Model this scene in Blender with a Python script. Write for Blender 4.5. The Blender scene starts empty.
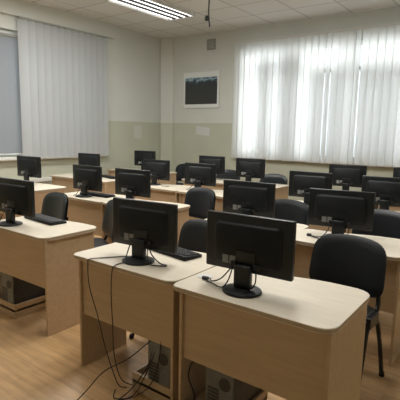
import bpy, bmesh, math, random
from mathutils import Vector, Matrix
random.seed(7)
R = math.radians
COL = bpy.context.scene.collection

# ------------------------------------------------------------------ materials
def new_mat(name):
    m = bpy.data.materials.new(name); m.use_nodes = True
    nt = m.node_tree
    b = nt.nodes.get('Principled BSDF')
    return m, nt, b

def mat(name, col, rough=.5, metal=0., noise=0., nscale=40., spec=None, bump=0., stretch=None):
    m, nt, b = new_mat(name)
    b.inputs['Roughness'].default_value = rough
    b.inputs['Metallic'].default_value = metal
    if spec is not None: b.inputs['Specular IOR Level'].default_value = spec
    tc = nt.nodes.new('ShaderNodeTexCoord')
    mp = nt.nodes.new('ShaderNodeMapping')
    nt.links.new(tc.outputs['Object'], mp.inputs['Vector'])
    if stretch: mp.inputs['Scale'].default_value = stretch
    n = nt.nodes.new('ShaderNodeTexNoise'); n.inputs['Scale'].default_value = nscale
    n.inputs['Detail'].default_value = 4
    nt.links.new(mp.outputs[0], n.inputs['Vector'])
    r = nt.nodes.new('ShaderNodeValToRGB')
    lo = tuple(c*(1-noise) for c in col); hi = tuple(min(1, c*(1+noise)) for c in col)
    r.color_ramp.elements[0].position = .3; r.color_ramp.elements[1].position = .7
    r.color_ramp.elements[0].color = (*lo, 1); r.color_ramp.elements[1].color = (*hi, 1)
    nt.links.new(n.outputs['Fac'], r.inputs['Fac'])
    nt.links.new(r.outputs['Color'], b.inputs['Base Color'])
    if bump:
        bp = nt.nodes.new('ShaderNodeBump'); bp.inputs['Strength'].default_value = bump
        bp.inputs['Distance'].default_value = .002
        nt.links.new(n.outputs['Fac'], bp.inputs['Height'])
        nt.links.new(bp.outputs[0], b.inputs['Normal'])
    return m

def math_node(nt, op, a, b=None, c=None):
    n = nt.nodes.new('ShaderNodeMath'); n.operation = op
    for i, v in enumerate((a, b, c)):
        if v is None: continue
        if isinstance(v, (int, float)): n.inputs[i].default_value = v
        else: nt.links.new(v, n.inputs[i])
    return n.outputs[0]

DADO = 1.722
def wall_mat():
    m, nt, b = new_mat('painted_wall'); b.inputs['Roughness'].default_value = .6
    g = nt.nodes.new('ShaderNodeNewGeometry')
    s = nt.nodes.new('ShaderNodeSeparateXYZ'); nt.links.new(g.outputs['Position'], s.inputs[0])
    f = math_node(nt, 'GREATER_THAN', s.outputs['Z'], DADO)
    n = nt.nodes.new('ShaderNodeTexNoise'); n.inputs['Scale'].default_value = 2.5; n.inputs['Detail'].default_value = 5
    nt.links.new(g.outputs['Position'], n.inputs['Vector'])
    mx = nt.nodes.new('ShaderNodeMix'); mx.data_type = 'RGBA'
    mx.inputs[6].default_value = (.54, .56, .455, 1); mx.inputs[7].default_value = (.67, .69, .645, 1)
    nt.links.new(f, mx.inputs[0])
    hs = nt.nodes.new('ShaderNodeHueSaturation')
    nt.links.new(mx.outputs[2], hs.inputs['Color'])
    nt.links.new(math_node(nt, 'MULTIPLY_ADD', n.outputs['Fac'], .12, .94), hs.inputs['Value'])
    nt.links.new(hs.outputs[0], b.inputs['Base Color'])
    return m

def ceiling_mat():
    m, nt, b = new_mat('ceiling_tiles'); b.inputs['Roughness'].default_value = .85
    g = nt.nodes.new('ShaderNodeNewGeometry')
    s = nt.nodes.new('ShaderNodeSeparateXYZ'); nt.links.new(g.outputs['Position'], s.inputs[0])
    def grid(o, off, pitch):
        u = math_node(nt, 'DIVIDE', math_node(nt, 'ADD', o, off), pitch)
        fr = math_node(nt, 'FRACT', u)
        d = math_node(nt, 'ABSOLUTE', math_node(nt, 'SUBTRACT', fr, .5))
        return math_node(nt, 'GREATER_THAN', d, .5 - .014/pitch)
    gx = grid(s.outputs['X'], 6.44+7.5, .75); gy = grid(s.outputs['Y'], -6.47+6.65, .665)
    f = math_node(nt, 'MAXIMUM', gx, gy)
    u = math_node(nt, 'FLOOR', math_node(nt, 'DIVIDE', math_node(nt, 'ADD', s.outputs['X'], 13.94), .75))
    v = math_node(nt, 'FLOOR', math_node(nt, 'DIVIDE', math_node(nt, 'ADD', s.outputs['Y'], .18), .665))
    cb = nt.nodes.new('ShaderNodeCombineXYZ'); nt.links.new(u, cb.inputs[0]); nt.links.new(v, cb.inputs[1])
    wn = nt.nodes.new('ShaderNodeTexWhiteNoise'); nt.links.new(cb.outputs[0], wn.inputs['Vector'])
    n = nt.nodes.new('ShaderNodeTexNoise'); n.inputs['Scale'].default_value = 60
    nt.links.new(g.outputs['Position'], n.inputs['Vector'])
    val = math_node(nt, 'ADD', math_node(nt, 'MULTIPLY', wn.outputs['Value'], .05), math_node(nt, 'MULTIPLY_ADD', n.outputs['Fac'], .1, .9))
    mx = nt.nodes.new('ShaderNodeMix'); mx.data_type = 'RGBA'
    mx.inputs[6].default_value = (.75, .75, .72, 1); mx.inputs[7].default_value = (.52, .52, .50, 1)
    nt.links.new(f, mx.inputs[0])
    hs = nt.nodes.new('ShaderNodeHueSaturation'); nt.links.new(mx.outputs[2], hs.inputs['Color'])
    nt.links.new(val, hs.inputs['Value']); nt.links.new(hs.outputs[0], b.inputs['Base Color'])
    return m

def floor_mat():
    m, nt, b = new_mat('laminate_floor')
    g = nt.nodes.new('ShaderNodeNewGeometry')
    mp = nt.nodes.new('ShaderNodeMapping'); nt.links.new(g.outputs['Position'], mp.inputs['Vector'])
    br = nt.nodes.new('ShaderNodeTexBrick')
    br.inputs['Scale'].default_value = 1; br.inputs['Brick Width'].default_value = .55; br.inputs['Row Height'].default_value = .066
    br.inputs['Mortar Size'].default_value = .0012; br.offset = .37
    br.inputs['Color1'].default_value = (.48, .30, .142, 1); br.inputs['Color2'].default_value = (.56, .355, .178, 1)
    br.inputs['Mortar'].default_value = (.36, .22, .10, 1)
    nt.links.new(mp.outputs[0], br.inputs['Vector'])
    mp2 = nt.nodes.new('ShaderNodeMapping'); mp2.inputs['Scale'].default_value = (2.2, 26, 1)
    nt.links.new(g.outputs['Position'], mp2.inputs['Vector'])
    n = nt.nodes.new('ShaderNodeTexNoise'); n.inputs['Scale'].default_value = 1.2; n.inputs['Detail'].default_value = 6; n.inputs['Distortion'].default_value = .6
    nt.links.new(mp2.outputs[0], n.inputs['Vector'])
    n2 = nt.nodes.new('ShaderNodeTexNoise'); n2.inputs['Scale'].default_value = 5; n2.inputs['Detail'].default_value = 3
    nt.links.new(g.outputs['Position'], n2.inputs['Vector'])
    v = math_node(nt, 'ADD', math_node(nt, 'MULTIPLY_ADD', n.outputs['Fac'], .7, .42), math_node(nt, 'MULTIPLY', n2.outputs['Fac'], .45))
    hs = nt.nodes.new('ShaderNodeHueSaturation'); nt.links.new(br.outputs['Color'], hs.inputs['Color'])
    nt.links.new(v, hs.inputs['Value']); nt.links.new(hs.outputs[0], b.inputs['Base Color'])
    b.inputs['Roughness'].default_value = .33; b.inputs['Specular IOR Level'].default_value = .4
    return m

def fabric_mat(name, col, trans, fac=.5):
    m, nt, b = new_mat(name)
    out = [n for n in nt.nodes if n.type == 'OUTPUT_MATERIAL'][0]
    tc = nt.nodes.new('ShaderNodeTexCoord')
    n = nt.nodes.new('ShaderNodeTexNoise'); n.inputs['Scale'].default_value = 90
    nt.links.new(tc.outputs['Object'], n.inputs['Vector'])
    hs = nt.nodes.new('ShaderNodeHueSaturation'); hs.inputs['Color'].default_value = (*col, 1)
    nt.links.new(math_node(nt, 'MULTIPLY_ADD', n.outputs['Fac'], .08, .96), hs.inputs['Value'])
    nt.links.new(hs.outputs[0], b.inputs['Base Color']); b.inputs['Roughness'].default_value = .85
    b.inputs['Specular IOR Level'].default_value = .1
    t = nt.nodes.new('ShaderNodeBsdfTranslucent'); t.inputs['Color'].default_value = (*trans, 1)
    mx = nt.nodes.new('ShaderNodeMixShader'); mx.inputs[0].default_value = fac
    nt.links.new(b.outputs[0], mx.inputs[1]); nt.links.new(t.outputs[0], mx.inputs[2])
    nt.links.new(mx.outputs[0], out.inputs['Surface'])
    return m

def glass_mat(name, tint=(1, 1, 1)):
    m, nt, b = new_mat(name)
    out = [n for n in nt.nodes if n.type == 'OUTPUT_MATERIAL'][0]
    t = nt.nodes.new('ShaderNodeBsdfTransparent'); t.inputs['Color'].default_value = (*tint, 1)
    gl = nt.nodes.new('ShaderNodeBsdfGlossy'); gl.inputs['Roughness'].default_value = .03
    fr = nt.nodes.new('ShaderNodeFresnel'); fr.inputs['IOR'].default_value = 1.45
    mx = nt.nodes.new('ShaderNodeMixShader'); nt.links.new(fr.outputs[0], mx.inputs[0])
    nt.links.new(t.outputs[0], mx.inputs[1]); nt.links.new(gl.outputs[0], mx.inputs[2])
    nt.links.new(mx.outputs[0], out.inputs['Surface'])
    return m

def emit_mat(name, col, s):
    m, nt, b = new_mat(name)
    b.inputs['Base Color'].default_value = (.9, .9, .9, 1)
    b.inputs['Emission Color'].default_value = (*col, 1); b.inputs['Emission Strength'].default_value = s
    return m

def picture_mat():
    m, nt, b = new_mat('landscape_print')
    tc = nt.nodes.new('ShaderNodeTexCoord'); s = nt.nodes.new('ShaderNodeSeparateXYZ')
    nt.links.new(tc.outputs['Object'], s.inputs[0])
    n = nt.nodes.new('ShaderNodeTexNoise'); n.inputs['Scale'].default_value = 7; n.inputs['Detail'].default_value = 6
    mp = nt.nodes.new('ShaderNodeMapping'); mp.inputs['Scale'].default_value = (1, 1, 1.6)
    nt.links.new(tc.outputs['Object'], mp.inputs['Vector']); nt.links.new(mp.outputs[0], n.inputs['Vector'])
    h = math_node(nt, 'ADD', s.outputs['Z'], math_node(nt, 'MULTIPLY_ADD', n.outputs['Fac'], .46, -.25))
    r = nt.nodes.new('ShaderNodeValToRGB')
    cr = r.color_ramp
    u = math_node(nt, 'MULTIPLY_ADD', h, 1.6, .5)      # -.31..+.31 -> 0..1
    cr.elements[0].position = 0; cr.elements[0].color = (.05, .052, .05, 1)
    cr.elements[1].position = 1; cr.elements[1].color = (.10, .17, .23, 1)
    for p, c in ((.55, (.045, .05, .052)), (.72, (.04, .055, .065)), (.80, (.13, .23, .30)), (.87, (.42, .55, .62)), (.93, (.10, .2, .29))):
        e = cr.elements.new(p); e.color = (*c, 1)
    nt.links.new(u, r.inputs['Fac']); nt.links.new(r.outputs[0], b.inputs['Base Color'])
    b.inputs['Roughness'].default_value = .35
    return m

M = dict(
    wall=wall_mat(), ceil=ceiling_mat(), floor=floor_mat(),
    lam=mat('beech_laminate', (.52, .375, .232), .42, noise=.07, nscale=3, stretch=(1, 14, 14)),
    lamlit=mat('beech_laminate_lit', (.735, .665, .54), .36, noise=.05, nscale=3, stretch=(2, 18, 2)),  # panel laminate again, with the stronger light on tops put in its colour
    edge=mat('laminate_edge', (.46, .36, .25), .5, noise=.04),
    black=mat('black_plastic', (.007, .0092, .011), .36, noise=.15, nscale=120, spec=.45),
    blackm=mat('matt_black_plastic', (.006, .0078, .0092), .55, noise=.2, nscale=200, spec=.3),
    screen=mat('dark_screen', (.006, .006, .008), .15, noise=.05),
    stick=mat('silver_sticker', (.24, .25, .245), .4, noise=.1, nscale=80),
    key=mat('keycaps', (.014, .014, .016), .45, noise=.2, nscale=60),
    leather=mat('black_leatherette', (.010, .0135, .017), .38, noise=.2, nscale=160, bump=.25, spec=.5),
    frame=mat('black_steel_tube', (.008, .008, .009), .35, noise=.1, metal=.2),
    pc=mat('dark_grey_case', (.035, .036, .036), .45, noise=.15, nscale=30),
    pcfront=mat('grey_case_front', (.15, .155, .145), .4, noise=.15, nscale=30),
    cable=mat('black_cable', (.008, .008, .009), .5, noise=.1),
    white=mat('white_paint', (.72, .72, .69), .4, noise=.03),
    whitepl=mat('white_plastic', (.70, .70, .66), .4, noise=.03),
    metal=mat('light_metal', (.5, .5, .49), .3, metal=.8, noise=.05),
    matboard=mat('mat_board', (.80, .83, .82), .7, noise=.02),
    oldpaper=mat('pale_paper', (.62, .63, .58), .8, noise=.03),
    paper=mat('white_paper', (.66, .67, .66), .8, noise=.03),
    louvre=mat('dull_louvre', (.06, .06, .058), .7, noise=.05),
    vent=mat('grey_grille', (.33, .34, .31), .5, noise=.06),
    vaneL=fabric_mat('blind_fabric_left', (.74, .76, .765), (.66, .70, .73), .5),
    vaneB=fabric_mat('blind_fabric_back', (.80, .81, .79), (.80, .82, .80), .5),
    roller=fabric_mat('grey_roller_fabric', (.42, .45, .47), (.26, .28, .30), .4),
    rollerB=fabric_mat('pale_roller_fabric', (.72, .73, .73), (.80, .81, .82), .72),
    glass=glass_mat('window_glass'),
    tube=emit_mat('lit_tube', (1, .985, .95), 3),
    pic=picture_mat(),
)

# ------------------------------------------------------------------ mesh helpers
def box(bm, x0, x1, y0, y1, z0, z1, bev=0., seg=2, mi=0, rot=None):
    r = bmesh.ops.create_cube(bm, size=1)
    vs = r['verts']
    bmesh.ops.scale(bm, vec=(x1-x0, y1-y0, z1-z0), verts=vs)
    if rot is not None: bmesh.ops.transform(bm, matrix=rot, verts=vs)
    bmesh.ops.translate(bm, vec=((x0+x1)/2, (y0+y1)/2, (z0+z1)/2), verts=vs)
    fs = list({f for v in vs for f in v.link_faces})
    for f in fs: f.material_index = mi
    if bev:
        es = list({e for v in vs for e in v.link_edges})
        bmesh.ops.bevel(bm, geom=es, offset=bev, segments=seg, profile=.5, affect='EDGES')
    return vs

def prism(bm, pts, z0, z1, mi_top=0, mi_side=0):
    lo = [bm.verts.new((x, y, z0)) for x, y in pts]; hi = [bm.verts.new((x, y, z1)) for x, y in pts]
    f = bm.faces.new(hi); f.material_index = mi_top
    f = bm.faces.new(lo[::-1]); f.material_index = mi_side
    n = len(pts)
    for i in range(n):
        f = bm.faces.new((lo[i], lo[(i+1) % n], hi[(i+1) % n], hi[i])); f.material_index = mi_side

def lathe(bm, prof, n=28, sx=1, sy=1, c=(0, 0)):
    rings = []
    for r, z in prof:
        rings.append([bm.verts.new((c[0]+sx*r*math.cos(2*math.pi*i/n), c[1]+sy*r*math.sin(2*math.pi*i/n), z)) for i in range(n)])
    for a, b in zip(rings, rings[1:]):
        for i in range(n): bm.faces.new((a[i], a[(i+1) % n], b[(i+1) % n], b[i]))
    bm.faces.new(rings[0][::-1]); bm.faces.new(rings[-1])

def smooth_pts(pts, k=6):
    P = [Vector(p) for p in pts]; out = []
    for i in range(len(P)-1):
        p0 = P[max(i-1, 0)]; p1 = P[i]; p2 = P[i+1]; p3 = P[min(i+2, len(P)-1)]
        for j in range(k):
            t = j/k
            out.append(.5*((2*p1)+(p2-p0)*t+(2*p0-5*p1+4*p2-p3)*t*t+(3*p1-p0-3*p2+p3)*t**3))
    out.append(P[-1]); return out

def tube(bm, pts, r, n=8, smooth=True, k=6, sq=1.):
    P = smooth_pts(pts, k) if smooth else [Vector(p) for p in pts]
    rings = []; u = None
    for i, p in enumerate(P):
        d = (P[min(i+1, len(P)-1)]-P[max(i-1, 0)]).normalized()
        if u is None:
            u = d.orthogonal().normalized()
        u = (u-d*u.dot(d)).normalized(); w = d.cross(u)
        rings.append([bm.verts.new(p+(u*math.cos(2*math.pi*j/n)*sq+w*math.sin(2*math.pi*j/n))*r) for j in range(n)])
    for a, b in zip(rings, rings[1:]):
        for j in range(n): bm.faces.new((a[j], a[(j+1) % n], b[(j+1) % n], b[j]))
    bm.faces.new(rings[0][::-1]); bm.faces.new(rings[-1])

def obj(name, bm, mats, parent=None, smooth=False, loc=None, rz=0):
    bmesh.ops.recalc_face_normals(bm, faces=bm.faces)
    me = bpy.data.meshes.new(name); bm.to_mesh(me); bm.free()
    if not isinstance(mats, (list, tuple)): mats = [mats]
    for m in mats: me.materials.append(m)
    if smooth:
        me.shade_smooth()
        try: me.set_sharp_from_angle(angle=R(40))
        except Exception: pass
    o = bpy.data.objects.new(name, me); COL.objects.link(o)
    if parent: o.parent = parent
    if loc: o.location = loc
    if rz: o.rotation_euler.z = rz
    return o
NB = bmesh.new

def empty(name, loc=(0, 0, 0), rz=0.):
    o = bpy.data.objects.new(name, None); COL.objects.link(o)
    o.location = loc; o.rotation_euler.z = rz; o.empty_display_size = .1
    return o
def tag(o, label, cat, group=None):
    o['label'] = label; o['category'] = cat
    if group: o['group'] = group
    return o
def struct(o): o['kind'] = 'structure'; return o
def copy_tree(o, parent=None):
    c = o.copy(); COL.objects.link(c)
    if parent is not None: c.parent = parent
    for ch in list(o.children): copy_tree(ch, c)
    return c

# ------------------------------------------------------------------ the room
XL, YB, ZC = -6.96, 7.905, 3.6
XR, YF = 1.7, -1.6
T = .25
W1 = (2.2, 6.02, 1.06, 3.12)          # left window: y0 y1 z0 z1
W2 = (-4.88, .7, 1.06, 3.16)          # back window: x0 x1 z0 z1
bm = NB(); box(bm, XL-T, XR+T, YF-T, YB+T, -.12, 0); struct(obj('floor', bm, M['floor']))
bm = NB(); box(bm, XL-T, XR+T, YF-T, YB+T, ZC, ZC+.12); struct(obj('ceiling', bm, M['ceil']))
bm = NB()
box(bm, XL-T, XL, YF-T, W1[0], 0, ZC); box(bm, XL-T, XL, W1[1], YB+T, 0, ZC)
box(bm, XL-T, XL, W1[0], W1[1], 0, W1[2]); box(bm, XL-T, XL, W1[0], W1[1], W1[3], ZC)
struct(obj('wall_left', bm, M['wall']))
bm = NB()
box(bm, XL, W2[0], YB, YB+T, 0, ZC); box(bm, W2[1], XR, YB, YB+T, 0, ZC)
box(bm, W2[0], W2[1], YB, YB+T, 0, W2[2]); box(bm, W2[0], W2[1], YB, YB+T, W2[3], ZC)
struct(obj('wall_back', bm, M['wall']))
bm = NB(); box(bm, XR, XR+T, YF-T, YB+T, 0, ZC); struct(obj('wall_right', bm, M['wall']))
bm = NB(); box(bm, XL, XR, YF-T, YF, 0, ZC); struct(obj('wall_front', bm, M['wall']))
# boxed pipe in the far corner (chamfered)
bm = NB(); prism(bm, [(XL, 7.765), (XL+.03, 7.745), (-6.68, YB-.05), (-6.66, YB), (XL, YB)], 0, ZC)
struct(obj('trim_1', bm, M['wall']))
# boxed beam above the left blind
bm = NB(); box(bm, XL, XL+.10, YF, 6.31, 3.335, ZC); struct(obj('trim_2', bm, M['wall']))
bm = NB(); box(bm, XL, XL+.025, YF, 7.7, 0, .08); struct(obj('baseboard_left', bm, M['edge']))
bm = NB(); box(bm, -6.66, XR, YB-.025, YB, 0, .08); struct(obj('baseboard_back', bm, M['edge']))

def window(name, axis, a0, a1, z0, z1, face, n, tz):
    """framed window; axis 'x' = in the back wall, 'y' = in the left wall"""
    w = struct(empty(name, (0, 0, 0)))
    def bx(bm, p0, p1, q0, q1, zz0, zz1, bev=.008):
        if axis == 'x': box(bm, p0, p1, q0, q1, zz0, zz1, bev)
        else: box(bm, -q1, -q0, p0, p1, zz0, zz1, bev)
    f0, f1 = face+.10, face+.17
    fw = .085
    bm = NB()
    bx(bm, a0, a1, f0, f1, z0, z0+fw); bx(bm, a0, a1, f0, f1, z1-fw, z1)
    for k in range(n+1):
        c = a0+fw/2+(a1-a0-fw)*k/n
        bx(bm, c-fw/2, c+fw/2, f0-.005, f1+.005, z0, z1)
    bx(bm, a0, a1, f0, f1, tz-fw/2, tz+fw/2)
    struct(obj('window_frame', bm, M['white'], w))
    bm = NB(); bx(bm, a0+.02, a1-.02, face+.13, face+.136, z0+.02, z1-.02, 0)
    struct(obj('window_glass', bm, M['glass'], w))
    bm = NB(); bx(bm, a0-.03, a1+.03, face-.10, face+.12, z0-.055, z0-.005, .012)
    struct(obj('window_sill', bm, M['white'], w))
    return w
window('window_1', 'y', *W1, -XL, 3, 3.02)
window('window_2', 'x', *W2, YB, 5, 2.68)

# roller blinds inside the windows (behind the vertical blinds)
def roller_blind(axis, a0, a1, face, ztop, zbot, m, label, group=None):
    t = tag(empty('roller_blind', (face, (a0+a1)/2, ztop) if axis == 'y' else ((a0+a1)/2, face, ztop)), label, 'blind', group)
    h = (a1-a0)/2; L = ztop-zbot
    def bx(bm, d, z0, z1, bev=0.):
        if axis == 'y': box(bm, -d, d, -h, h, z0, z1, bev)
        else: box(bm, -h, h, -d, d, z0, z1, bev)
    bm = NB(); bx(bm, .002, -L, 0); obj('blind_cloth', bm, m, t)
    bm = NB(); tube(bm, [(0, -h, 0), (0, h, 0)] if axis == 'y' else [(-h, 0, 0), (h, 0, 0)], .024, 12, False); obj('roller_tube', bm, M['vent'], t, True)
    bm = NB(); bx(bm, .011, -L-.025, -L, .004); obj('bottom_bar', bm, M['white'], t)
roller_blind('y', 2.25, 6.05, XL-.05, 3.03, 1.115, M['roller'], 'plain grey roller blind lowered inside the left window')
for a0, a1, zt, lab in ((-4.42, -4.10, 2.90, 'pale roller blind, leftmost of those behind the back vertical blind'),
                        (-3.98, -3.53, 2.93, 'pale roller blind second from left behind the back vertical blind'),
                        (-3.36, -2.66, 2.66, 'pale roller blind between the two narrow gaps in the back blind'),
                        (-2.54, -1.75, 2.68, 'pale roller blind right of the brightest narrow gap in back blind'),
                        (-1.68, .6, 2.70, 'pale roller blind behind back vertical blind at right picture edge')):
    roller_blind('x', a0, a1, YB+.06, zt, 1.09, M['rollerB'], lab, 'roller blinds in the back window')

def vertical_blind(name, axis, fixed, a0, a1, ztop, zbot, n, w, ang, m, label, gaps=()):
    root = tag(empty(name, (fixed if axis == 'y' else a0, a0 if axis == 'y' else fixed, ztop)), label, 'blind', None)
    L = a1-a0
    def P(a, d): return (d, a) if axis == 'y' else (a, -d)     # d>0 = into the room
    bm = NB()
    p, q = P(0, -.02), P(L, .025)
    box(bm, min(p[0], q[0]), max(p[0], q[0]), min(p[1], q[1]), max(p[1], q[1]), -.035, .0, .004)
    obj('headrail', bm, M['vent'] if axis == 'y' else M['white'], root)
    bm = NB(); wb = NB()
    step = L/n
    for i in range(n):
        c = step*(i+.5); th = ang(i); ww = w
        H = zbot-ztop+random.uniform(-.006, .006)
        K = 6; rows = []
        tw = random.uniform(-.02, .02)
        for z, dth in ((-.035, 0), (-.2, 0), (H*.5, tw), (H, tw*1.5)):
            row = []
            for k in range(K+1):
                s = (k/K-.5)*ww; cur = .010*(1-(2*k/K-1)**2)
                t = th+dth
                x, y = P(c+s*math.cos(t)-cur*math.sin(t), s*math.sin(t)+cur*math.cos(t))
                row.append(bm.verts.new((x, y, z)))
            rows.append(row)
        for r0, r1 in zip(rows, rows[1:]):
            for k in range(K): bm.faces.new((r0[k], r0[k+1], r1[k+1], r1[k]))
        s = ww*.5*.9
        x0, y0 = P(c-s*math.cos(th), -s*math.sin(th)); x1, y1 = P(c+s*math.cos(th), s*math.sin(th))
        tube(wb, [(x0, y0, H+.012), (x1, y1, H+.012)], .006, 6, False)
    o = obj('slats', bm, m, root, True)
    obj('bottom_weights', wb, m, root)
    bm = NB(); x, y = P(L-.02, .03); tube(bm, [(x, y, -.02), (x, y, -1.5)], .003, 6, False)
    obj('pull_chain', bm, M['white'], root)
    return root
rl = random.Random(3)
angL = [rl.choice((.34, .42, .5, .38)) for _ in range(40)]
vertical_blind('vertical_blind', 'y', XL+.10, 4.21, 6.07, 3.33, 1.035, 13, .158, lambda i: angL[i], M['vaneL'],
               'grey-white vertical blind drawn across right part of left window')
rl = random.Random(12)
NBV = 42; BX0, BX1 = -4.985, .35
stepB = (BX1-BX0)/NBV
angB = []
for i in range(NBV):
    c = BX0+stepB*(i+.5)
    a = rl.choice((.06, .12, .18, .10, .24, .15))
    if abs(c+3.07) < stepB*.55: a = .62
    if abs(c+2.56) < stepB*.55: a = .70
    angB.append(a)
vertical_blind('vertical_blind', 'x', YB-.12, BX0, BX1, 3.318, 1.012, NBV, .146, lambda i: angB[i], M['vaneB'],
               'bright white vertical blind covering the wide sunlit back window')

# ------------------------------------------------------------------ ceiling light
def ceiling_light(loc, label):
    t = tag(empty('ceiling_light', loc), label, 'light')
    w, L = .60, 1.52
    bm = NB()
    for s in (-1, 1):
        box(bm, s*w/2-.015 if s > 0 else -w/2, w/2 if s > 0 else -w/2+.015, -L/2, L/2, -.06, 0)
        box(bm, -w/2, w/2, s*L/2-.015 if s > 0 else -L/2, L/2 if s > 0 else -L/2+.015, -.06, 0)
    obj('frame', bm, M['white'], t)
    bm = NB(); box(bm, -w/2+.01, w/2-.01, -L/2+.01, L/2-.01, -.004, -.001); obj('backing', bm, M['louvre'], t)
    for k in range(4):
        x = -w/2+w*(k+.5)/4
        bm = NB(); tube(bm, [(x, -L/2+.03, -.032), (x, L/2-.03, -.032)], .015, 16, False)
        obj('tube', bm, M['tube'], t, True)
        bm = NB()
        if k < 3: box(bm, x+w/8-.012, x+w/8+.012, -L/2+.015, L/2-.015, -.055, -.004)
        else: box(bm, w/2-.03, w/2-.015, -L/2+.015, L/2-.015, -.028, -.004)
        obj('reflector', bm, M['louvre'], t)
    return t
ceiling_light((-5.285, 5.70, ZC), 'recessed ceiling light with four bright tubes near the far left corner')

def area(name, loc, rot, sx, sy, power, col):
    d = bpy.data.lights.new(name, 'AREA'); d.shape = 'RECTANGLE'; d.size = sx; d.size_y = sy
    d.energy = power; d.color = col
    o = bpy.data.objects.new(name, d); COL.objects.link(o); o.location = loc; o.rotation_euler = rot
    return o
WARM = (1, .985, .95)
area('ceiling_fill', (-5.0, 4.0, ZC-.06), (0, 0, 0), .55, 1.45, 72, WARM)  # added unseen fill, makes up for the weak visible tubes
area('ceiling_fill', (-2.3, 4.4, ZC-.06), (0, 0, 0), .55, 1.45, 62, WARM)  # this and the next two: unseen fills added overhead for the desk tops
area('ceiling_fill', (-5.2, 2.2, ZC-.06), (0, 0, 0), .55, 1.45, 50, WARM)
area('ceiling_fill', (-1.7, 2.5, ZC-.06), (0, 0, 0), .55, 1.45, 48, WARM)
# daylight outside the two windows
area('daylight', ((W2[0]+W2[1])/2, YB+.9, 2.3), (R(-90), 0, 0), 6.2, 2.6, 290, (.93, .97, 1))
area('daylight', (XL-.9, 4.2, 2.3), (0, R(-90), 0), 2.6, 4.2, 260, (.9, .96, 1))

# ------------------------------------------------------------------ wall things
t = tag(empty('framed_picture', (-5.89, YB-.012, 2.44)), 'framed dark landscape print with white border on the back wall', 'picture')
fw, fh = .99, .79
bm = NB()
for a in ((-fw/2, fw/2, -fh/2, -fh/2+.02), (-fw/2, fw/2, fh/2-.02, fh/2), (-fw/2, -fw/2+.02, -fh/2, fh/2), (fw/2-.02, fw/2, -fh/2, fh/2)):
    box(bm, a[0], a[1], -.016, .012, a[2], a[3], .003)
obj('frame', bm, M['white'], t)
bm = NB(); box(bm, -fw/2+.01, fw/2-.01, -.004, .012, -fh/2+.01, fh/2-.01); obj('mat_board', bm, M['matboard'], t)
bm = NB(); box(bm, -.435, .43, -.0075, -.004, -.31, .26); o = obj('print', bm, M['pic'], t)
def paper(loc, w, h, normal, roll, label, m='paper'):
    bm = NB()
    if normal == 'x': box(bm, 0, .002, -w/2, w/2, -h/2, h/2)
    else: box(bm, -w/2, w/2, -.002, 0, -h/2, h/2)
    o = obj('paper_sheet', bm, M[m], None, loc=loc)
    if normal == 'x': o.rotation_euler.x = roll
    else: o.rotation_euler.y = roll
    return tag(o, label, 'paper')
paper((XL+.001, 7.03, 1.50), .25, .28, 'x', 0, 'pale paper sheet pinned to left wall near the corner', 'oldpaper')
paper((-5.83, YB-.001, 1.55), .37, .18, 'y', R(5), 'white paper sheet hanging slightly askew below the framed picture')
t = tag(empty('wall_vent', (-5.645, YB, 3.364)), 'small square grey ventilation grille high on the back wall', 'vent')
bm = NB()
s = .11
for a in ((-s, s, -s, -s+.02), (-s, s, s-.02, s), (-s, -s+.02, -s, s), (s-.02, s, -s, s)): box(bm, a[0], a[1], -.014, 0, a[2], a[3])
obj('frame', bm, M['vent'], t)
bm = NB()
for k in range(7):
    z = -.08+.0267*k
    box(bm, -.09, .09, -.012, -.002, z-.008, z+.008, rot=Matrix.Rotation(R(30), 4, 'X'))
obj('louvres', bm, M['vent'], t)
# hanging cable
t = tag(empty('hanging_cable', (-3.77, 5.2, ZC)), 'black cable with a bare lamp socket hanging from the ceiling', 'cable')
bm = NB(); tube(bm, [(0, 0, 0), (.006, 0, -.2), (-.004, 0, -.42), (.018, 0, -.62)], .010, 8); obj('cord', bm, M['cable'], t, True)
bm = NB(); lathe(bm, [(.010, -.53), (.026, -.53), (.030, -.50), (.022, -.47), (.01, -.46)], 14, c=(-.035, 0)); obj('socket', bm, M['blackm'], t, True)
# white cable duct along the left wall
bm = NB(); box(bm, XL, XL+.04, 2.2, 5.55, .60, .665, .006)
tag(obj('cable_duct', bm, M['whitepl']), 'white cable duct along the left wall below the window', 'cable duct')

# ------------------------------------------------------------------ desks
TZ = .76
def arc(cx, cy, r, a0, a1, n=8):
    return [(cx+r*math.cos(R(a0+(a1-a0)*i/n)), cy+r*math.sin(R(a0+(a1-a0)*i/n))) for i in range(n+1)]

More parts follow.
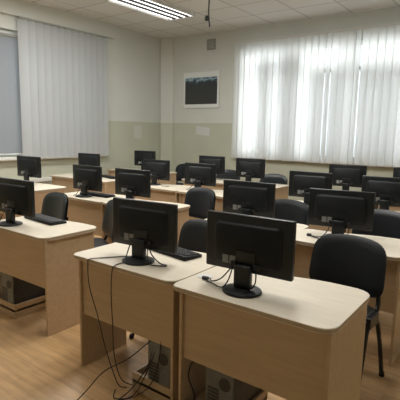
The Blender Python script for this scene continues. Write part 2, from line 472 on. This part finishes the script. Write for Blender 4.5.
def desk(x0, y0, w, dl, dr, label, group, shelf=None, grommet=None, detail=True):
    """x0,y0 = front left corner (the front is the side seen from the teacher); dl, dr = depth left and right"""
    t = tag(empty('computer_desk', (x0, y0, 0)), label, 'desk', group)
    pts = []
    pts += arc(.045, .045, .045, 180, 270)
    pts += arc(w-.075, .075, .075, 270, 360)
    pts += arc(w-.085, dr-.085, .085, 0, 90)
    # gentle S along the user's side
    for k in range(1, 10):
        u = k/10; x = (w-.085)*(1-u)+.05*u
        e = min(1, max(0, (u-.15)/.75)); e = e*e*(3-2*e)
        pts.append((x, dr+(dl-dr)*e))
    pts += [(x, y) for x, y in arc(.05, dl-.05, .05, 90, 180)]
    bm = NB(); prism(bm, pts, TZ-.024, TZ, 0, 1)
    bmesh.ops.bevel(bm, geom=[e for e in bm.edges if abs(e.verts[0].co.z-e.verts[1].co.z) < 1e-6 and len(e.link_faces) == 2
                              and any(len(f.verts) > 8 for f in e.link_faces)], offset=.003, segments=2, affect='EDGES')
    obj('desk_top', bm, [M['lamlit'], M['edge']], t)
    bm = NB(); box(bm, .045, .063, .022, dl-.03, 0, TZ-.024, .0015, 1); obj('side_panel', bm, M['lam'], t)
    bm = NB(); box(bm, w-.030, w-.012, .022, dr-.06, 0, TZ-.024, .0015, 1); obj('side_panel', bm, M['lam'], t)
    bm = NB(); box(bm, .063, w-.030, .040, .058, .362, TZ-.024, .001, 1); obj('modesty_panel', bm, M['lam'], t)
    if shelf:
        a, b = (.063, .37) if shelf == 'left' else (w-.345, w-.030)
        bm = NB(); box(bm, a, b, .04, dl-.04, .055, .073, .001, 1)
        box(bm, a, b, .04, .056, 0, .115, .001, 1)
        e0 = (b-.016, b) if shelf == 'left' else (a, a+.016)
        box(bm, e0[0], e0[1], .056, dl-.04, 0, .115, .001, 1)
        obj('computer_shelf', bm, M['lam'], t)
    if grommet:
        bm = NB(); lathe(bm, [(.036, TZ), (.042, TZ+.001), (.040, TZ+.004), (.012, TZ+.0045)], 20, c=grommet); obj('cable_cap', bm, M['whitepl'], t, True)
    return t

W = .858
GD = {1: 'computer desks in the front row', 2: 'computer desks in the second row', 3: 'computer desks in the third row', 4: 'computer desks in the back row'}
DESKS = [
    # x0, y0, w, dl, dr, row, label
    (-1.417, 1.662, .862, .47, .58, 1, 'pale beech desk at the front right, nearest to the camera', 'left', (.060, .225)),
    (-2.275, 1.692, .850, .45, .575, 1, 'pale beech desk with two black cables hanging down its front', 'right', None),
    (-3.600, 1.800, .862, .45, .535, 1, 'pale beech desk at left edge of front row beside the aisle', 'left', None),
    (-1.440, 2.985, W, .45, .57, 2, 'pale beech desk directly behind the nearest desk and its big chair', None, None),
    (-2.298, 3.000, W, .45, .57, 2, 'pale beech desk behind the front middle desk, second row right half', None, None),
    (-3.685, 3.155, W, .45, .535, 2, 'pale beech desk left of the empty chair standing in the aisle', None, None),
    (-4.543, 3.155, W, .45, .535, 2, 'pale beech desk behind the front left desk, with a black keyboard', None, None),
    (-6.390, 3.150, 1.41, .50, .56, 2, 'long pale desk under the left blind, behind the front left monitor', None, None),
    (-1.450, 4.360, W, .45, .57, 3, 'pale beech desk at right edge of third row, mostly hidden by monitors', None, None),
    (-2.308, 4.370, W, .45, .57, 3, 'pale beech desk in third row, just right of the middle aisle', None, None),
    (-3.690, 4.430, W, .45, .57, 3, 'pale beech desk in third row behind the empty aisle chair', None, None),
    (-4.548, 4.435, W, .45, .57, 3, 'pale beech desk in third row, left half of the middle pair', None, None),
    (-6.505, 4.440, 1.41, .50, .56, 3, 'long pale desk near left window, holding the middle window-side monitor', None, None),
    (-1.460, 5.560, W, .45, .57, 4, 'pale beech desk in the back row at far right by back window', None, None),
    (-2.318, 5.570, W, .45, .57, 4, 'pale beech desk in the back row, right of the middle aisle', None, None),
    (-3.715, 5.600, W, .45, .57, 4, 'pale beech back-row desk whose bare right end shows beyond the aisle', None, None),
    (-4.573, 5.610, W, .45, .57, 4, 'pale beech back-row desk below and right of the framed picture', None, None),
    (-6.770, 5.930, 1.43, .50, .56, 4, 'long pale desk in the far left corner of the room', None, None),
]
desk_objs = []
for d in DESKS:
    x0, y0, w, dl, dr, row, lab, sh, gr = d
    desk_objs.append(desk(x0, y0, w, dl, dr, lab, GD[row], sh, gr))

# ------------------------------------------------------------------ monitors
def make_monitor():
    t = empty('monitor')
    # base and column
    bm = NB(); lathe(bm, [(.100, 0), (.102, .006), (.098, .012), (.075, .018), (.045, .021)], 36, 1.0, .92); obj('base', bm, M['black'], t, True)
    bm = NB(); box(bm, -.046, .046, -.012, .022, .015, .135, .008, 3); obj('stand_column', bm, M['black'], t, True)
    # panel (local centre over y=+.045): bottom z .085, top z .37 above the desk
    z0, z1, y0 = .076, .368, .040
    bm = NB(); box(bm, -.2425, .2425, y0, y0+.030, z0, z1, .007, 3); pan = obj('panel_shell', bm, M['black'], t, True)
    bm = NB(); box(bm, -.228, .228, y0+.0295, y0+.0312, z0+.022, z1-.014); obj('screen', bm, M['screen'], pan)
    # raised back cover with sloping edges
    bm = NB()
    def ring(hx, za, zb, y, r, n=5):
        pts = []
        for cx, cz, a in ((hx-r, zb-r, 0), (-hx+r, zb-r, 90), (-hx+r, za+r, 180), (hx-r, za+r, 270)):
            for i in range(n+1):
                th = R(a+90*i/n); pts.append((cx+r*math.cos(th), cz+r*math.sin(th)))
        return [bm.verts.new((x, y, z)) for x, z in pts]
    rs = [ring(.192, z0+.035, z1-.040, y0+.004, .03), ring(.184, z0+.042, z1-.047, y0-.012, .028), ring(.174, z0+.050, z1-.056, y0-.020, .026)]
    for a, b in zip(rs, rs[1:]):
        for i in range(len(a)): bm.faces.new((a[i], a[(i+1) % len(a)], b[(i+1) % len(a)], b[i]))
    bm.faces.new(rs[-1]); obj('back_cover', bm, M['blackm'], t, True)
    bm = NB(); box(bm, -.055, .055, y0-.024, y0-.018, .12, .19, .005, 2); obj('stand_mount', bm, M['black'], t, True)
    # connector bay, stickers
    for a, b in ((-.128, -.094), (-.086, -.052)):
        bm = NB(); box(bm, a, b, y0-.0225, y0-.020, z0+.040, z0+.082); o = obj('sticker', bm, M['stick'], t); o['label'] = 'silver sticker'
    for a, b in ((-.075, -.045), (.055, .085)):
        bm = NB(); box(bm, a, b, y0-.034, y0-.018, z0+.030, z0+.058, .003); obj('connector', bm, M['cable'], t)
    return t

proto_m = make_monitor()
MON = [ # x, y (panel), rot deg, top z, label
    ('M1', -1.081, 1.868, 3.5, 1.139, 'nearest and largest monitor, on the front right desk by the big chair', 1),
    ('M2', -1.838, 1.903, 5.0, 1.126, 'monitor on the front middle desk, left of the nearest monitor', 1),
    ('M3', -3.370, 1.965, 4.0, 1.130, 'monitor at the left picture edge on the front left desk', 1),
    ('M4', -1.118, 3.315, 11., 1.123, 'monitor directly above and behind the big chair at right', 2),
    ('M5', -1.915, 3.280, 6.5, 1.126, 'monitor just behind and above the nearest monitor', 2),
    ('M7', -3.439, 3.384, 5.2, 1.125, 'monitor just above and behind the front middle monitor', 2),
    ('M8', -4.155, 3.347, 1.7, 1.124, 'monitor with keyboard in second row, below the left blind', 2),
    ('M9', -1.922, 4.641, 6.9, 1.125, 'monitor partly hidden behind the left end of the one above the big chair', 3),
    ('M10', -1.121, 4.677, 5., 1.125, 'monitor near right picture edge, in front of the far right one', 3),
    ('M11', -3.492, 4.691, 4.1, 1.124, 'monitor seen right above the empty aisle chair', 3),
    ('M12', -4.353, 4.771, 2.6, 1.124, 'monitor below the pale sheet on left wall, nearer one of two', 3),
    ('M13', -5.966, 6.211, 9.4, 1.150, 'small far monitor in the corner below the pale wall sheet', 4),
    ('M14', -4.150, 5.890, 4.4, 1.150, 'far monitor below the white sheet and framed picture', 4),
    ('M15', -3.388, 5.829, 4.0, 1.150, 'far monitor at the left end of the bright back blind', 4),
    ('M16', -1.925, 5.889, 9.6, 1.140, 'far monitor right under the back window, second from right edge', 4),
    ('M17', -1.130, 6.009, 5.0, 1.140, 'far monitor cut off by the right picture edge', 4),
    ('M18', -5.665, 3.542, 6.3, 1.150, 'monitor under left end of left blind, behind front left monitor', 2),
    ('M19', -5.814, 4.732, 4.2, 1.150, 'monitor under right end of left blind, behind the one with keyboard', 3),
]
mon = {}
for i, (n, x, y, r, zt, lab, row) in enumerate(MON):
    o = proto_m if i == 0 else copy_tree(proto_m)
    rz = R(r)
    o.location = (x+.05*math.sin(rz), y-.05*math.cos(rz), TZ+.0005)
    o.rotation_euler.z = rz
    dz = zt-TZ-.368
    for ch in o.children:                       # each monitor is set to its own height on the column
        b = ch.name.split('.')[0]
        if b not in ('base', 'stand_column'): ch.location.z = dz
    tag(o, lab, 'monitor', 'black desktop monitors seen from behind')
    mon[n] = o

def mon_cable(n, pts_list, r=.0035):
    """a monitor's own leads, in the monitor's local frame"""
    for pts in pts_list:
        bm = NB(); tube(bm, pts, r, 7); obj('cable', bm, M['cable'], mon[n], True)
mon_cable('M1', [[(-.06, .006, .115), (-.07, -.02, .05), (-.10, -.03, .010), (-.17, .0, .006), (-.22, .02, .008), (-.235, .038, .010)],
                 [(-.06, .006, .12), (-.10, -.04, .06), (-.16, -.03, .03), (-.20, .02, .022), (-.228, .040, .010)],
                 [(.07, .006, .115), (.075, -.01, .06), (.05, -.02, .025), (.0, .055, .006)]])
bm = NB(); box(bm, -.262, -.225, .030, .052, .001, .018, .004); obj('plug', bm, M['cable'], mon['M1'])
mon_cable('M2', [[(.07, .006, .115), (.085, -.02, .05), (.115, -.035, .010), (.16, -.02, .006), (.21, .0, .006)],
                 [(-.06, .006, .115), (-.065, -.02, .06), (-.09, -.01, .012), (-.12, .03, .006)],
                 [(.075, .006, .12), (.10, .0, .06), (.15, .02, .008), (.20, .02, .006)]])
mon_cable('M3', [[(-.07, .006, .115), (-.10, -.02, .03), (-.08, -.06, .006), (-.16, -.05, .006)]])
mon_cable('M4', [[(-.06, .006, .115), (-.07, -.02, .06), (-.11, -.05, .010), (-.17, -.055, .006), (-.20, -.04, .006)],
                 [(-.20, -.04, .010), (-.16, -.09, .006), (-.10, -.12, .006)],
                 [(.075, .006, .115), (.08, -.02, .06), (.06, -.06, .008), (.03, -.1, .006)]])
bm = NB(); box(bm, -.225, -.19, -.055, -.025, .001, .018, .004); obj('plug', bm, M['cable'], mon['M4'])
mon_cable('M7', [[(.07, .006, .115), (.09, -.02, .03), (.15, -.03, .006), (.22, -.02, .006)]])
mon_cable('M8', [[(.07, .006, .115), (.10, -.01, .03), (.12, -.03, .006)], [(-.06, .006, .115), (-.10, -.02, .03), (-.14, -.04, .006)]])
mon_cable('M11', [[(-.06, .006, .115), (-.09, -.02, .05), (-.14, -.04, .008), (-.17, -.02, .006)]])
mon_cable('M12', [[(.06, .006, .115), (.12, -.01, .03), (.20, -.06, .006), (.32, -.05, .006)]])

# ------------------------------------------------------------------ keyboards
def make_keyboard():
    t = empty('keyboard')
    bm = NB()
    vs = box(bm, -.225, .225, -.075, .075, 0, .018, .005, 2)
    for v in bm.verts: v.co.z += max(0, (-v.co.y+.075))*.07 if v.co.z > .009 else 0   # rear (towards the monitor) a little higher
    obj('case', bm, M['blackm'], t, True)
    bm = NB()
    for r_ in range(5):
        y = .05-.024*r_
        for c in range(18):
            x = -.207+.0243*c
            z = .018+(.075-y)*.07
            box(bm, x-.0095, x+.0095, y-.0095, y+.0095, z-.002, z+.007, .002, 1)
    obj('keys', bm, M['key'], t)
    return t
proto_k = make_keyboard()
KB = [(-1.825, 2.140, R(-9), 'black keyboard behind the monitor on the front middle desk'),
      (-3.290, 2.190, R(-5), 'black keyboard behind the monitor on the front left desk'),
      (-4.10, 3.455, R(4), 'black keyboard beside the second-row monitor below the left blind'),
      (-5.52, 4.90, R(-14), 'black keyboard on the window-side desk, right of its monitor')]
for i, (x, y, r, lab) in enumerate(KB):
    o = proto_k if i == 0 else copy_tree(proto_k)
    o.location = (x, y, TZ+.0005); o.rotation_euler.z = r
    tag(o, lab, 'keyboard', 'black computer keyboards on the desks')

# ------------------------------------------------------------------ chairs
def pad(bm, w, h, th, curve, r, yz):
    """rounded upholstered pad; yz(u,v)-> centre line position; built as a lofted grid front and back"""
    NX, NZ = 14, 12
    def inset(u, v):
        # superellipse-like outline
        return u, v
    front, back = [], []
    for j in range(NZ+1):
        fr, bk = [], []
        for i in range(NX+1):
            u = -1+2*i/NX; v = -1+2*j/NZ
            # square -> rounded rectangle
            k = (abs(u)**5+abs(v)**5)**(1/5); m = max(abs(u), abs(v), 1e-6)
            uu, vv = (u*m/k, v*m/k) if k > 0 else (u, v)
            x = uu*w/2; z = vv*h/2
            edge = max(abs(u), abs(v)); t = th*math.sqrt(max(0, 1-edge**8))*.5+.004
            fr.append(bm.verts.new(yz(x, z, t))); bk.append(bm.verts.new(yz(x, z, -t)))
        front.append(fr); back.append(bk)
    for j in range(NZ):
        for i in range(NX):
            bm.faces.new((front[j][i], front[j][i+1], front[j+1][i+1], front[j+1][i]))
            bm.faces.new((back[j][i], back[j+1][i], back[j+1][i+1], back[j][i+1]))
    loop_f = [front[0][i] for i in range(NX)]+[front[j][NX] for j in range(NZ)]+[front[NZ][NX-i] for i in range(NX)]+[front[NZ-j][0] for j in range(NZ)]
    loop_b = [back[0][i] for i in range(NX)]+[back[j][NX] for j in range(NZ)]+[back[NZ][NX-i] for i in range(NX)]+[back[NZ-j][0] for j in range(NZ)]
    n = len(loop_f)
    for i in range(n): bm.faces.new((loop_f[i], loop_f[(i+1) % n], loop_b[(i+1) % n], loop_b[i]))

def make_chair():
    """stacking conference chair facing -Y; origin on the floor under the seat"""
    t = empty('office_chair')
    bm = NB(); pad(bm, .475, .44, .055, 0, .1, lambda x, z, d: (x*(1+.04*(-z/.22)), z-.015, .468+d-.012*(x/.24)**2*0-(.02*max(0, -z/.22)**3)))
    obj('seat', bm, M['leather'], t, True)
    # backrest: wrapped round the sitter, leaning back, narrower at the bottom
    def br(x, z, d):
        taper = 1.0-.03*(z/.18)
        y = .225+.035*(-1)*(x/.24)**2*1.4+.17*(z+.18)-d*1.0
        return (x*taper, y, .705+z-.028*(x/.25)**2*(z+.19)/.375)
    bm = NB(); pad(bm, .495, .365, .045, 0, .1, br); back = obj('backrest', bm, M['leather'], t, True)
    def br2(x, z, d):
        p = br(x*.97, z*.97, 0); return (p[0], p[1]+.026-d*.3, p[2])
    bm = NB(); pad(bm, .495, .365, .03, 0, .1, br2); o = obj('back_shell', bm, M['blackm'], back, True); o['label'] = 'matt black plastic back shell'
    for s in (-1, 1):
        bm = NB(); tube(bm, [(s*.20, .02, .425), (s*.215, .15, .43), (s*.215, .215, .48), (s*.205, .235, .58), (s*.20, .255, .66)], .0145, 8)
        obj('back_support', bm, M['frame'], t, True)
        bm = NB(); tube(bm, [(s*.262, -.225, .0), (s*.252, -.13, .23), (s*.243, -.055, .40), (s*.243, -.01, .438), (s*.243, .04, .438)], .0145, 8)
        fl = obj('leg', bm, M['frame'], t, True)
        bm = NB(); lathe(bm, [(.016, 0), (.018, .012), (.016, .03)], 12, c=(s*.262, -.225)); obj('rubber_foot', bm, M['blackm'], fl, True)
        bm = NB(); tube(bm, [(s*.262, .255, .0), (s*.255, .19, .23), (s*.247, .125, .40), (s*.245, .08, .438), (s*.243, .02, .438)], .0145, 8)
        rl_ = obj('leg', bm, M['frame'], t, True)
        bm = NB(); lathe(bm, [(.016, 0), (.018, .012), (.016, .03)], 12, c=(s*.262, .255)); obj('rubber_foot', bm, M['blackm'], rl_, True)
        bm = NB(); box(bm, s*.243-.016, s*.243+.016, -.045, .105, .415, .485, .006); obj('bracket', bm, M['frame'], t)
    bm = NB()
    for y in (-.03, .07): tube(bm, [(-.243, y, .432), (.243, y, .432)], .011, 8, False)
    obj('cross_tube', bm, M['frame'], t, True)
    return t
proto_c = make_chair()
CH = [ # x, y, rot, label
    (-.890, 2.600, R(-3), 'large black leatherette chair at the right behind the nearest desk'),
    (-1.945, 2.360, R(-13), 'black chair half hidden between the two front monitors'),
    (-3.215, 2.580, R(-30), 'black chair mostly hidden behind the front middle monitor, turned to aisle'),
    (-3.925, 2.490, R(-8), 'black chair behind the front left desk and its keyboard'),
    (-3.100, 3.900, R(-10), 'empty black chair standing in the aisle, backrest and seat both visible'),
    (-1.880, 3.760, R(0), 'black chair behind the monitor above the nearest monitor'),
    (-.960, 3.800, R(4), 'black chair at right picture edge behind the monitor above big chair'),
    (-5.560, 6.76, R(2), 'far black chair in front of corner, left of aisle chair monitor'),
    (-4.200, 6.250, R(0), 'far black chair peeping out left of the blind-end monitor'),
    (-3.260, 6.150, R(0), 'far black chair right of the monitor at the left blind end'),
]
for i, (x, y, r, lab) in enumerate(CH):
    o = proto_c if i == 0 else copy_tree(proto_c)
    o.location = (x, y, 0); o.rotation_euler.z = r
    tag(o, lab, 'chair', 'black conference chairs between the desks')

# ------------------------------------------------------------------ computers under the desks
def make_pc():
    t = empty('computer_tower')
    bm = NB(); box(bm, -.085, .085, -.18, .17, .0, .36, .004); obj('case', bm, M['pc'], t)
    bm = NB(); box(bm, -.085, .085, -.192, -.180, .0, .36, .004); fr = obj('rear_plate', bm, M['pcfront'], t)
    bm = NB()
    for k in range(6): box(bm, -.07, .0, -.195, -.191, .05+k*.02, .062+k*.02)
    obj('slot_covers', bm, M['pc'], fr)
    bm = NB(); lathe(bm, [(.035, 0), (.035, .003)], 20)
    bmesh.ops.transform(bm, matrix=Matrix.Translation((.035, -.1925, .2)) @ Matrix.Rotation(R(90), 4, 'X'), verts=bm.verts)
    obj('fan_grille', bm, M['pc'], fr)
    return t
proto_p = make_pc()
PC = [(-1.150, 1.935, .0735, R(0), 'grey computer tower under the nearest desk'),
      (-1.560, 1.930, .0735, R(0), 'grey computer tower under the front middle desk behind hanging cables'),
      (-3.345, 2.040, .0735, R(0), 'grey computer tower on a shelf under the front left desk')]
for i, (x, y, z, r, lab) in enumerate(PC):
    o = proto_p if i == 0 else copy_tree(proto_p)
    o.location = (x, y, z); o.rotation_euler.z = r
    tag(o, lab, 'computer', 'computer towers under the front desks')

# ------------------------------------------------------------------ loose cables
def cable(pts, r, label, name='hanging_lead'):
    bm = NB(); tube(bm, pts, r, 7); return tag(obj(name, bm, M['cable'], None, True), label, 'cable', 'loose black cables of the front desks')
e = TZ+.004
cable([(-1.90, 1.93, e), (-1.97, 1.86, e), (-2.04, 1.76, e), (-2.085, 1.69, e), (-2.088, 1.676, .74), (-2.075, 1.672, .60), (-2.0, 1.672, .42), (-1.945, 1.675, .25),
       (-1.88, 1.68, .10), (-1.84, 1.69, .02), (-1.80, 1.72, .006)], .0031, 'left of two thin black cables hanging down front of middle desk')
cable([(-1.87, 1.90, e), (-1.865, 1.82, e), (-1.875, 1.74, e), (-1.868, 1.695, e), (-1.872, 1.676, .735), (-1.878, 1.672, .6), (-1.868, 1.672, .4), (-1.862, 1.675, .22),
       (-1.83, 1.70, .06), (-1.78, 1.76, .006), (-1.72, 1.74, .006), (-1.70, 1.71, .006)], .0031, 'right of two thin black cables hanging down front of middle desk')
cable([(-1.585, 1.755, .50), (-1.60, 1.745, .36), (-1.64, 1.73, .20), (-1.72, 1.68, .05), (-1.75, 1.60, .005), (-1.72, 1.50, .005)], .0036, 'thick black cable falling to the floor beside the middle tower')
cable([(-1.56, 1.76, .50), (-1.58, 1.745, .34), (-1.65, 1.72, .14), (-1.70, 1.66, .02), (-1.80, 1.52, .005)], .0034, 'second black cable of the bundle beside the middle tower')
cable([(-1.605, 1.75, .38), (-1.72, 1.66, .25), (-1.83, 1.57, .17), (-1.90, 1.50, .06), (-1.93, 1.44, .005), (-1.92, 1.36, .005)], .0031, 'black cable looping wide across the floor before the middle desk')
cable([(-1.54, 1.74, .44), (-1.55, 1.722, .25), (-1.60, 1.70, .10), (-1.68, 1.64, .03), (-1.78, 1.60, .006), (-1.84, 1.66, .006)], .0031, 'black cable curling nearest to the middle computer tower')
cable([(-1.20, 1.735, .42), (-1.30, 1.731, .36), (-1.34, 1.731, .25), (-1.30, 1.73, .16), (-1.29, 1.731, .08)], .004, 'black cable looped beside the tower under the nearest desk')

# ------------------------------------------------------------------ camera, world, look
f, pitch, roll, yaw, H = 439.54, .1558, .0190, .6387, 1.55
fwd = Vector((-math.sin(yaw)*math.cos(pitch), math.cos(yaw)*math.cos(pitch), -math.sin(pitch)))
rt = Vector((math.cos(yaw), math.sin(yaw), 0)); up = rt.cross(fwd)
rt2 = rt*math.cos(roll)+up*math.sin(roll); up2 = -rt*math.sin(roll)+up*math.cos(roll)
cd = bpy.data.cameras.new('camera'); cam = bpy.data.objects.new('camera', cd); COL.objects.link(cam)
mw = Matrix((rt2, up2, -fwd)).transposed().to_4x4(); mw.translation = Vector((0, 0, H))
cam.matrix_world = mw
cd.sensor_width = 36; cd.sensor_height = 36; cd.lens = f*36/400; cd.clip_start = .05
sc = bpy.context.scene; sc.camera = cam
w = bpy.data.worlds.new('world'); sc.world = w; w.use_nodes = True
bg = w.node_tree.nodes['Background']; bg.inputs['Color'].default_value = (.82, .9, 1, 1); bg.inputs['Strength'].default_value = 1.2
sc.view_settings.view_transform = 'Standard'; sc.view_settings.look = 'None'
sc.view_settings.exposure = 0.0; sc.view_settings.gamma = 1.0
